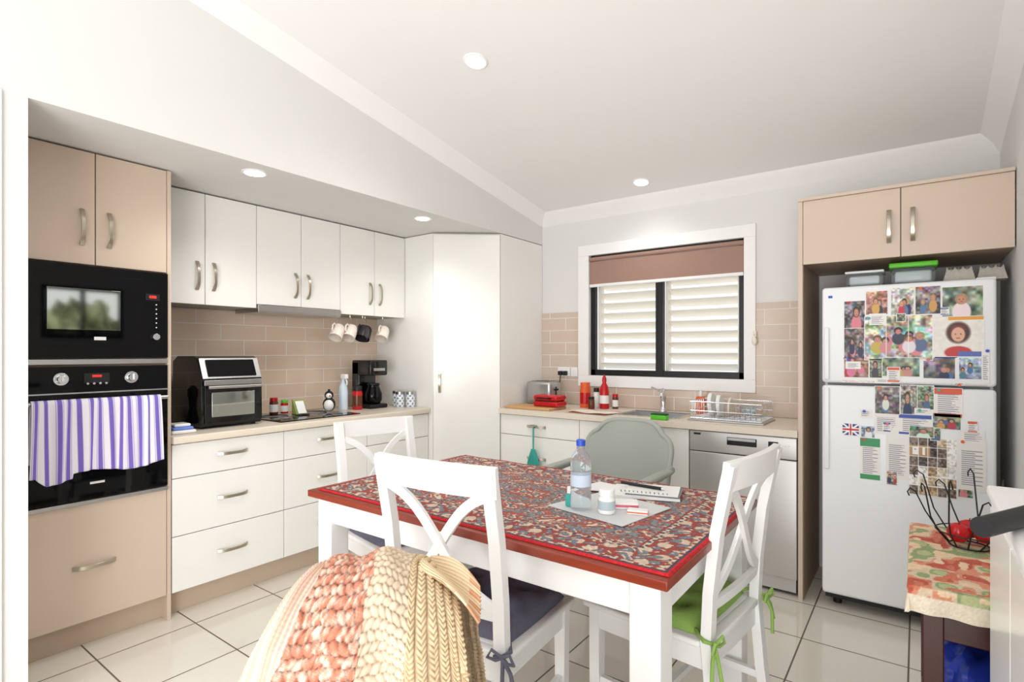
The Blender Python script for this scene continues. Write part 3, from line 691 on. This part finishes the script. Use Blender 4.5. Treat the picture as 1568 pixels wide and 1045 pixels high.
for i in range(12): b.tube([(-.91+i*.0155*.96,1.935+i*.0155*.28,zt+.018),(-.912+i*.0155*.96,1.930+i*.0155*.28,zt+.026),(-.912+i*.0155*.96,1.938+i*.0155*.28,zt+.024)],.0012,'blackm',5)
b.fin()
b=B('ballpoint_pen'); b.cyl((-.96,2.04,zt+.027),(-.79,2.035,zt+.027),.006,.006,'blackm',12); b.cyl((-.79,2.035,zt+.027),(-.775,2.034,zt+.027),.006,.002,'chrome',12); b.fin()
b=B('folded_paper'); slab(b,-1.02,2.03,.075,.05,-.2,zt,zt+.003,'white'); slab(b,-1.0,1.99,.06,.045,.25,zt+.0035,zt+.006,'white'); b.fin()
# ---------------- left bench items
zb=.9025
b=B('air_fryer_oven')
pr=[(-3.47,zb+.01),(-3.12,zb+.01),(-3.105,.94),(-3.11,1.17),(-3.16,1.285),(-3.20,1.30),(-3.40,1.30),(-3.46,1.27)]
b.prism([(p[0],p[1]) for p in pr],1,1.38,1.72,'black')
b.sweep([(-3.104,1.55,1.175),(-3.155,1.55,1.288)],(0,1,0),.33,.006,'steel'); b.sweep([(-3.106,1.55,1.187),(-3.147,1.55,1.278)],(0,1,0),.27,.012,'glass_b')
b.box(-3.112,-3.098,1.395,1.705,.93,1.165,'black'); b.box(-3.099,-3.095,1.43,1.67,.965,1.10,'mirror')
b.box(-3.1,-3.092,1.39,1.71,1.14,1.168,'steel')
for y in(1.42,1.68): b.cyl((-3.1,y,1.13),(-3.07,y,1.13),.005,.005,'steel',10)
b.cyl((-3.07,1.40,1.13),(-3.07,1.70,1.13),.009,.009,'steel')
for x in(-3.43,-3.15):
    for y in(1.41,1.69): b.cyl((x,y,zb),(x,y,zb+.012),.012,.012,'blackm')
b.fin(bev=.012,seg=3)
b=B('cooktop'); b.rbox(-3.47,-3.04,1.80,2.38,zb,zb+.006,.003,'glass_b')
for x,y,r in((-3.37,1.95,.08),(-3.37,2.22,.1),(-3.15,1.95,.1),(-3.15,2.22,.08)):
    b.tube([(x+r*math.cos(a*math.pi/16),y+r*math.sin(a*math.pi/16),zb+.0065) for a in range(32)],.0008,'seal',4,True)
b.fin()
b=B('pepper_grinder'); b.lathe(-3.44,1.28,[(.03,0),(.032,.02),(.02,.09),(.024,.15),(.028,.16),(.028,.20),(.012,.22),(0,.225)],'blackm',24,z0=zb); b.fin()
b=B('folded_dishcloths'); b.rbox(-3.15,-3.02,1.20,1.32,zb,zb+.018,.008,'white'); b.rbox(-3.14,-3.03,1.21,1.31,zb+.018,zb+.034,.007,mat('blue_cloth',(110,140,215),.9)); b.rbox(-3.13,-3.04,1.22,1.30,zb+.034,zb+.05,.007,'white'); b.fin()
def jar(name,x,y,r,h,body,lid,z=zb,label=None):
    b=B(name); b.lathe(x,y,[(0,0),(r*.95,.001),(r,.006),(r,h*.72),(r*.85,h*.8),(r*.85,h*.82)],body,24,z0=z); b.lathe(x,y,[(r*.92,h*.8),(r*.92,h*.98),(r*.85,h),(0,h)],lid,24,z0=z)
    if label: b.lathe(x,y,[(r*1.01,h*.15),(r*1.01,h*.6)],label,24,z0=z)
    b.fin()
zc=zb+.0075
jar('spice_jar',-3.43,1.98,.027,.11,'brown','red',zc,'white'); jar('spice_jar',-3.42,2.05,.024,.09,'red','lime',zc,'white')
b=B('recipe_stand'); b.prism([(-3.30,zc),(-3.24,zc),(-3.29,zc+.10),(-3.30,zc+.10)],1,2.03,2.11,mat('olive_card',(150,160,90),.6)); b.box(-3.30,-3.22,2.03,2.11,zc,zc+.006,'blackm'); b.prism([(-3.2385,zc+.012),(-3.237,zc+.012),(-3.279,zc+.09),(-3.2805,zc+.09)],1,2.04,2.10,'white'); b.fin()
b=B('penguin_figurine'); x,y=-3.28,2.30
b.ell((x,y,zc+.05),(.042,.042,.05),'blackm'); b.ell((x+.014,y-.012,zc+.045),(.034,.034,.042),'white'); b.ell((x,y,zc+.115),(.03,.03,.03),'blackm'); b.ell((x+.012,y-.01,zc+.112),(.021,.021,.02),'white'); b.cyl((x+.03,y-.015,zc+.112),(x+.048,y-.025,zc+.108),.006,.001,'orange',10); b.tube([(x,y,zc+.14),(x,y,zc+.155)],.008,'blackm'); b.fin()
b=B('spray_bottle'); x,y=-3.36,2.475; b.lathe(x,y,[(0,0),(.033,.001),(.034,.01),(.034,.13),(.028,.17),(.013,.2),(.012,.225)],mat('pale_blue_bottle',(214,228,240),.25),24,z0=zb); b.rbox(x-.015,x+.045,y-.014,y+.014,zb+.225,zb+.26,.006,'white'); b.tube([(x+.03,y,zb+.228),(x+.045,y,zb+.2),(x+.04,y,zb+.18)],.005,'white'); b.fin()
jar('coffee_jar',-3.30,2.555,.036,.17,'red','blackm',zb,'brown')
b=B('drip_coffee_maker'); x0,x1,y0,y1=-3.46,-3.24,2.625,2.79
b.rbox(x0,x1,y0,y1,zb,zb+.03,.008,'blackm'); b.rbox(x0,x0+.085,y0,y1,zb+.02,zb+.35,.01,'black'); b.rbox(x0,x1,y0,y1,zb+.245,zb+.36,.012,'black')
cx,cy=x0+.15,(y0+y1)/2; b.lathe(cx,cy,[(.05,.032),(.066,.06),(.066,.11),(.045,.16),(.048,.175)],'glass_b',28,z0=zb); b.lathe(cx,cy,[(.047,.172),(.047,.185),(0,.19)],'blackm',28,z0=zb)
b.tube([(cx+.045,cy-.02,zb+.165),(cx+.09,cy-.04,zb+.16),(cx+.095,cy-.04,zb+.09),(cx+.064,cy-.025,zb+.07)],.007,'blackm'); b.box(x1,x1+.002,y0+.03,y1-.03,zb+.28,zb+.30,'steel'); b.fin()
for (x,y) in((-3.18,2.86),(-3.11,2.90),(-3.26,2.90)):
    h=.12; b=B('tea_canister'); r=.034; n=40; V=np.linspace(.004,h-.02,20); U=np.linspace(0,2*math.pi,n); UU,VV=np.meshgrid(U,V)
    Cc=np.zeros(UU.shape+(3,)); Cc[:]=(240,240,238); Cc[np.sin(UU*6)*np.sin(VV*160)>.35]=(90,130,180); b.grid(np.stack([x+r*np.cos(UU),y+r*np.sin(UU),zb+VV],-1),'vcp',Cc)
    b.lathe(x,y,[(0,0),(r,.001),(r,.004)],'white',28,z0=zb); b.lathe(x,y,[(r*1.03,h-.022),(r*1.03,h-.002),(r*.9,h),(0,h)],'steel',28,z0=zb); b.fin()
# hanging mugs
for i,(y,m) in enumerate(((2.38,'mugp'),(2.49,'mugp'),(2.60,'mugd'),(2.67,'mugd'),(2.79,'mugp'))):
    x=-3.30-(.06 if i==3 else 0); b=B('hanging_mug'); zc_=1.482
    b.tube([(x,y,1.5905),(x,y,1.575),(x,y+.01,1.563),(x,y+.018,1.555),(x,y+.012,1.545),(x,y,1.545)],.0025,'nickel',6)
    ax=Vector((.25,-.5,-.75)).normalized(); up=Vector((0,0,1)); up=(up-ax*ax.dot(up)).normalized(); sd=ax.cross(up); c=Vector((x,y,zc_-.018))
    pf=[(.0,-.052),(.036,-.052),(.044,-.04),(.047,.0),(.048,.05),(.045,.05),(.043,.0),(.038,-.04),(0,-.046)]
    n=24; v=[];f=[]
    for (r,t_) in pf:
        for k in range(n):
            a=2*math.pi*k/n; v.append(c+ax*t_+up*r*math.cos(a)+sd*r*math.sin(a))
    for j in range(len(pf)-1):
        for k in range(n): f.append((j*n+k,j*n+(k+1)%n,(j+1)*n+(k+1)%n,(j+1)*n+k))
    b.add(v,f,m)
    b.tube([c+ax*.03+up*.045,c+ax*.028+up*.068,c+up*.08,c-ax*.024+up*.068,c-ax*.028+up*.043],.006,m,8)
    b.fin()
# ---------------- rear bench items
b=B('chopping_board'); b.rbox(-2.50,-2.10,3.28,3.52,zb,zb+.018,.005,'board'); b.fin()
b=B('toaster'); b.rbox(-2.50,-2.27,3.56,3.73,zb+.01,zb+.19,.025,'steel',4); b.box(-2.47,-2.30,3.60,3.625,zb+.188,zb+.1915,'blackm'); b.box(-2.47,-2.30,3.665,3.69,zb+.188,zb+.1915,'blackm'); b.rbox(-2.272,-2.258,3.62,3.67,zb+.12,zb+.135,.004,'blackm'); b.box(-2.27,-2.266,3.64,3.65,zb+.05,zb+.15,'blackm'); b.rbox(-2.49,-2.28,3.57,3.72,zb,zb+.012,.003,'blackm'); b.fin()
b=B('red_sandwich_press'); b.rbox(-2.30,-2.08,3.36,3.50,zb+.019,zb+.06,.018,'red',4); b.rbox(-2.295,-2.085,3.36,3.50,zb+.063,zb+.105,.018,'red',4); b.box(-2.28,-2.10,3.37,3.49,zb+.058,zb+.066,'blackm'); b.tube([(-2.24,3.365,zb+.08),(-2.24,3.335,zb+.085),(-2.14,3.335,zb+.085),(-2.14,3.365,zb+.08)],.006,'blackm'); b.fin()
jar('orange_canister',-2.03,3.68,.04,.19,'orange','orange',zb,'red'); jar('salt_grinder',-1.945,3.70,.022,.15,'white','blackm'); 
b=B('sauce_bottle'); b.lathe(-1.87,3.68,[(0,0),(.034,.001),(.035,.01),(.035,.13),(.028,.165),(.015,.19),(.014,.205)],'red',24,z0=zb); b.lathe(-1.87,3.68,[(.017,.2),(.016,.225),(.006,.25),(0,.252)],'red',20,z0=zb); b.lathe(-1.87,3.68,[(.0355,.04),(.0355,.10)],'white',24,z0=zb); b.fin()
jar('brown_jar',-1.935,3.60,.024,.09,'brown','blackm'); jar('spice_jar',-1.80,3.72,.022,.11,'brown','red',zb,'white')
b=B('tea_towel'); 
U,V=np.meshgrid(np.linspace(0,1,50),np.linspace(0,1,30)); Cc=np.zeros(U.shape+(3,)); Cc[:]=(238,228,214); Cc[np.abs(V-.5)>.38]=(200,130,120)
b.grid(np.stack([-1.98+.32*U+.03*V,3.30+.2*V-.03*U,zb+.006+.004*np.sin(U*9)*np.cos(V*6)+.002],-1),'vc',Cc); b.rbox(-1.96,-1.68,3.31,3.46,zb,zb+.004,.002,'board'); b.fin(flip=False)
b=B('dish_soap_bottle'); b.rbox(-1.215,-1.15,3.735,3.775,zb,zb+.12,.015,'orange',4); b.lathe(-1.183,3.755,[(.012,.12),(.012,.15),(.006,.155),(.005,.165),(0,.166)],'white',16,z0=zb); b.fin()
b=B('scrub_sponge'); b.rbox(-1.34,-1.24,3.26,3.32,zb+.0,zb+.03,.006,'lime'); b.rbox(-1.34,-1.24,3.26,3.32,zb+.03,zb+.038,.003,mat('scourer',(40,90,50),.95)); b.fin()
b=B('dish_rack'); x0,x1,y0,y1=-1.13,-.72,3.38,3.68
for z in(zb+.015,zb+.06,zb+.115): b.tube([(x0,y0,z),(x1,y0,z),(x1,y1,z),(x0,y1,z)],.0035 if z>zb+.1 else .0022,'chrome',8,True)
for i in range(15):
    x=x0+(x1-x0)*i/14; b.tube([(x,y0,zb+.115),(x,y0,zb+.015),(x,y1,zb+.015),(x,y1,zb+.115)],.0016,'chrome',6)
for i in range(1,8):
    y=y0+(y1-y0)*i/8; b.tube([(x0,y,zb+.115),(x0,y,zb+.015),(x1,y,zb+.015),(x1,y,zb+.115)],.0016,'chrome',6)
b.rbox(x0-.015,x1+.015,y0-.015,y1+.015,zb,zb+.008,.003,'steel')
b.cyl((-1.04,3.5,zb+.09),(-1.02,3.5,zb+.092),.075,.07,'white',32); b.cyl((-.99,3.5,zb+.085),(-.97,3.5,zb+.087),.07,.065,'white',32); b.cyl((-.93,3.52,zb+.08),(-.92,3.52,zb+.08),.06,.055,'mugp',32)
b.lathe(-.83,3.55,[(.02,.02),(.045,.05),(.05,.09),(.047,.09),(.04,.05),(0,.03)],'plastic',24,z0=zb); b.fin()
b=B('power_outlet'); b.rbox(-2.37,-2.255,YB-.018,YB-.0085,1.125,1.2,.004,'white'); 
for x in(-2.335,-2.29): b.rbox(x-.016,x+.016,YB-.05,YB-.018,1.135,1.17,.005,'blackm')
b.tube([(-2.33,3.81,1.14),(-2.33,3.79,1.02),(-2.36,3.76,.93)],.004,'blackm'); b.rbox(-2.25,-2.185,YB-.018,YB-.0085,1.125,1.2,.004,'white'); b.box(-2.225,-2.21,YB-.021,YB-.018,1.175,1.19,'trim'); b.fin()
b=B('wall_hook'); b.rbox(-.868,-.845,3.822,3.8295,1.42,1.46,.003,'mugp'); b.ell((-.856,3.815,1.395),(.016,.01,.028),'mugp'); b.tube([(-.856,3.825,1.44),(-.856,3.81,1.43),(-.856,3.81,1.41)],.002,'nickel',6); b.fin()
# teal brush hanging on drawer handle
b=B('teal_dish_brush'); y=3.228
b.tube([(-2.2,y,.79),(-2.2,y,.70),(-2.2,y,.63)],.006,'teal'); b.tube([(-2.23,y,.795),(-2.2,y,.80),(-2.17,y,.795)],.006,'nickel')
for i in range(15):
    a=(i-7)/7; b.tube([(-2.2+a*.012,y,.63),(-2.2+a*.035,y-.004*math.cos(i*2),.56),(-2.2+a*.058,y+.008*math.sin(i*3),.48)],.006,'teal',6)
b.fin()
# ---------------- right: side table, cloth, wire basket, bag, white cabinet
b=B('side_table'); x0,x1,y0,y1=-.01,.325,1.76,2.40
b.box(x0,x1,y0,y1,.69,.715,'darkwood')
for x in(x0+.02,x1-.065):
    for y in(y0+.02,y1-.065): b.box(x,x+.045,y,y+.045,0,.69,'darkwood')
b.box(x0+.03,x1-.03,y0+.03,y0+.05,.58,.69,'darkwood'); b.box(x0+.03,x1-.03,y1-.05,y1-.03,.58,.69,'darkwood'); b.box(x0+.03,x0+.05,y0+.03,y1-.03,.58,.69,'darkwood'); b.box(x1-.05,x1-.03,y0+.03,y1-.03,.58,.69,'darkwood')
b.box(x0+.03,x1-.03,y0+.03,y0+.055,.18,.22,'darkwood'); b.box(x0+.03,x0+.055,y0+.03,y1-.03,.18,.22,'darkwood'); b.box(x0+.02,x1-.02,y0+.02,y1-.02,.2,.215,'darkwood')
b.fin(bev=.003)
b=B('floral_tablecloth')
oh=.07; nu,nv=120,190; A_,D_=np.meshgrid(np.linspace(x0-oh,x1+.012,nu),np.linspace(y0-oh,y1+oh,nv))
cxx=np.clip(A_,x0-.004,x1+.004); cyy=np.clip(D_,y0-.004,y1+.004); ex=np.hypot(A_-cxx,D_-cyy)
Xc=cxx+np.sign(A_-cxx)*np.minimum(ex,.003)+np.where(A_<cxx,-1,0)*(ex>.0)*(.004+.006*np.sin(D_*60)*ex/oh); Yc=cyy+np.where(D_<cyy,-1,np.where(D_>cyy,1,0))*(.004+.006*np.sin(A_*70)*ex/oh)
Zc=.7185-np.clip(ex,0,oh)
nz=noise2(nv,nu,9,1)[...,0]; nz2=noise2(nv,nu,16,1)[...,0]
Cc=np.zeros(A_.shape+(3,)); Cc[:]=(216,196,166); Cc[nz>.56]=(148,164,116); Cc[nz>.7]=(182,188,138); Cc[nz<.40]=(218,146,116); Cc[nz<.27]=(190,90,70); Cc[nz2>.72]=(234,204,170); Cc[nz2<.25]=(208,120,94); Cc[ex>oh*.3]=(230,218,196)
Cc+=rng.randn(*A_.shape)[...,None]*6
b.grid(np.stack([Xc,Yc,Zc],-1),'vc',np.clip(Cc,0,255)); b.fin(flip=False)
b=B('wire_fruit_basket'); cx,cy,zz=.13,2.20,.7205
def ring(r,z,rad=.0025): b.tube([(cx+r*math.cos(a*math.pi/20),cy+r*math.sin(a*math.pi/20),z) for a in range(40)],rad,'blackm',6,True)
ring(.05,zz+.003); ring(.085,zz+.045,.002)
for i in range(11):
    a=2*math.pi*i/11; c_,s_2=math.cos(a),math.sin(a); e_=.15+.035*((i*7)%5)/2*(.6+abs(c_)*.4)
    f=lambda r,z,k: (cx+r*math.cos(a+k),cy+r*math.sin(a+k),zz+z)
    b.tube([f(.05,.003,0),f(.085,.045,.1),f(.11,.09,.2),f(.135,e_,.3),f(.15,e_+.012,.36),f(.157,e_,.4),f(.152,e_-.012,.4)],.0022,'blackm',6)
b.fin()
for i,(dx,dy,dz,r) in enumerate(((-.035,-.02,.042,.030),(.045,.02,.042,.030),(.0,.05,.045,.028))):
    b=B('red_apple'); x,y,z=cx+dx*.8,cy+dy*.8,zz+dz
    b.lathe(x,y,[(0,-r*.8),(r*.5,-r*.88),(r*.92,-r*.35),(r,.1*r),(r*.8,r*.7),(r*.4,r*.92),(r*.12,r*.8),(0,r*.7)],'red',20,z0=z); b.tube([(x,y,z+r*.7),(x+.003,y,z+r*1.2)],.0015,'brown',6); b.fin()
b=B('blue_nylon_bag')
U,V=np.meshgrid(np.linspace(0,2*math.pi,60),np.linspace(-math.pi/2,math.pi/2,40))
pw=lambda a,p:np.sign(a)*np.abs(a)**p
w_=1+.06*np.sin(U*7+V*3)+.04*np.sin(U*13-V*9)
P=np.stack([.155+.12*pw(np.cos(V),.5)*pw(np.cos(U),.6)*w_,2.06+.22*pw(np.cos(V),.5)*pw(np.sin(U),.6)*w_,.37+.15*pw(np.sin(V),.7)*w_],-1); P[...,2]=np.maximum(P[...,2],.2165)
b.grid(P,'dblue'); b.tube([(.05,1.95,.46),(.04,2.0,.55),(.06,2.1,.55),(.07,2.15,.46)],.008,'dblue'); b.fin()
b=B('white_storage_cabinet'); b.rbox(.132,.345,.93,1.62,.06,1.0,.008,'trim'); b.rbox(.125,.347,.925,1.63,1.0,1.022,.006,'trim')
for x in(.155,.32):
    for y in(.97,1.58): b.cyl((x,y,0),(x,y,.06),.015,.015,'trim')
b.box(.129,.133,.95,1.27,.09,.98,'wcab'); b.box(.129,.133,1.28,1.60,.09,.98,'wcab'); b.fin()
b=B('folded_umbrella'); b.tube([(.082,1.152,1.04),(.09,1.165,1.04),(.15,1.28,1.04),(.20,1.38,1.04)],.0165,'blackm',14); b.fin()
# ---------------- lights / world
w=bpy.data.worlds.new('World'); sc.world=w; w.use_nodes=True
bg=w.node_tree.nodes['Background']; bg.inputs[0].default_value=(.985,.99,1,1); bg.inputs[1].default_value=1.22
def area(name,loc,tgt,sx,sy,e,col=(1,.99,.98)):
    L=bpy.data.lights.new(name,'AREA'); L.shape='RECTANGLE'; L.size=sx; L.size_y=sy; L.energy=e; L.color=col
    o=bpy.data.objects.new(name,L); o.location=loc; d=Vector(tgt)-Vector(loc); o.rotation_euler=d.to_track_quat('-Z','Y').to_euler(); sc.collection.objects.link(o)
area('rear_right_fill',(.8,-2.8,1.2),(-1.5,2.5,2.0),3.2,1.8,74)  # added fill behind the camera to light the kitchen evenly, not a window
area('rear_left_fill',(-3.2,-2.6,1.2),(-1.2,3.0,2.0),2.4,1.8,32)  # second added fill, from the rear left; no door stands there
area('ceiling_fill',(.2,-1.5,.5),(-1.0,3.0,3.1),1.6,1.4,38,(1,1,1))  # added upward fill that brightens the dark ceiling
area('soffit_fill',(-1.5,-.5,.45),(-2.6,2.9,2.1),.8,.6,8,(1,.99,.98))  # added low fill, out of view, to lift the soffit and splashback
# camera
cd=bpy.data.cameras.new('camera'); cd.sensor_width=36; cd.lens=36*839/1568; cd.shift_y=.0112; cd.clip_start=.02
co=bpy.data.objects.new('camera',cd); co.location=(0,0,1.32); co.rotation_euler=(math.radians(90),0,math.radians(36.5)); sc.collection.objects.link(co); sc.camera=co
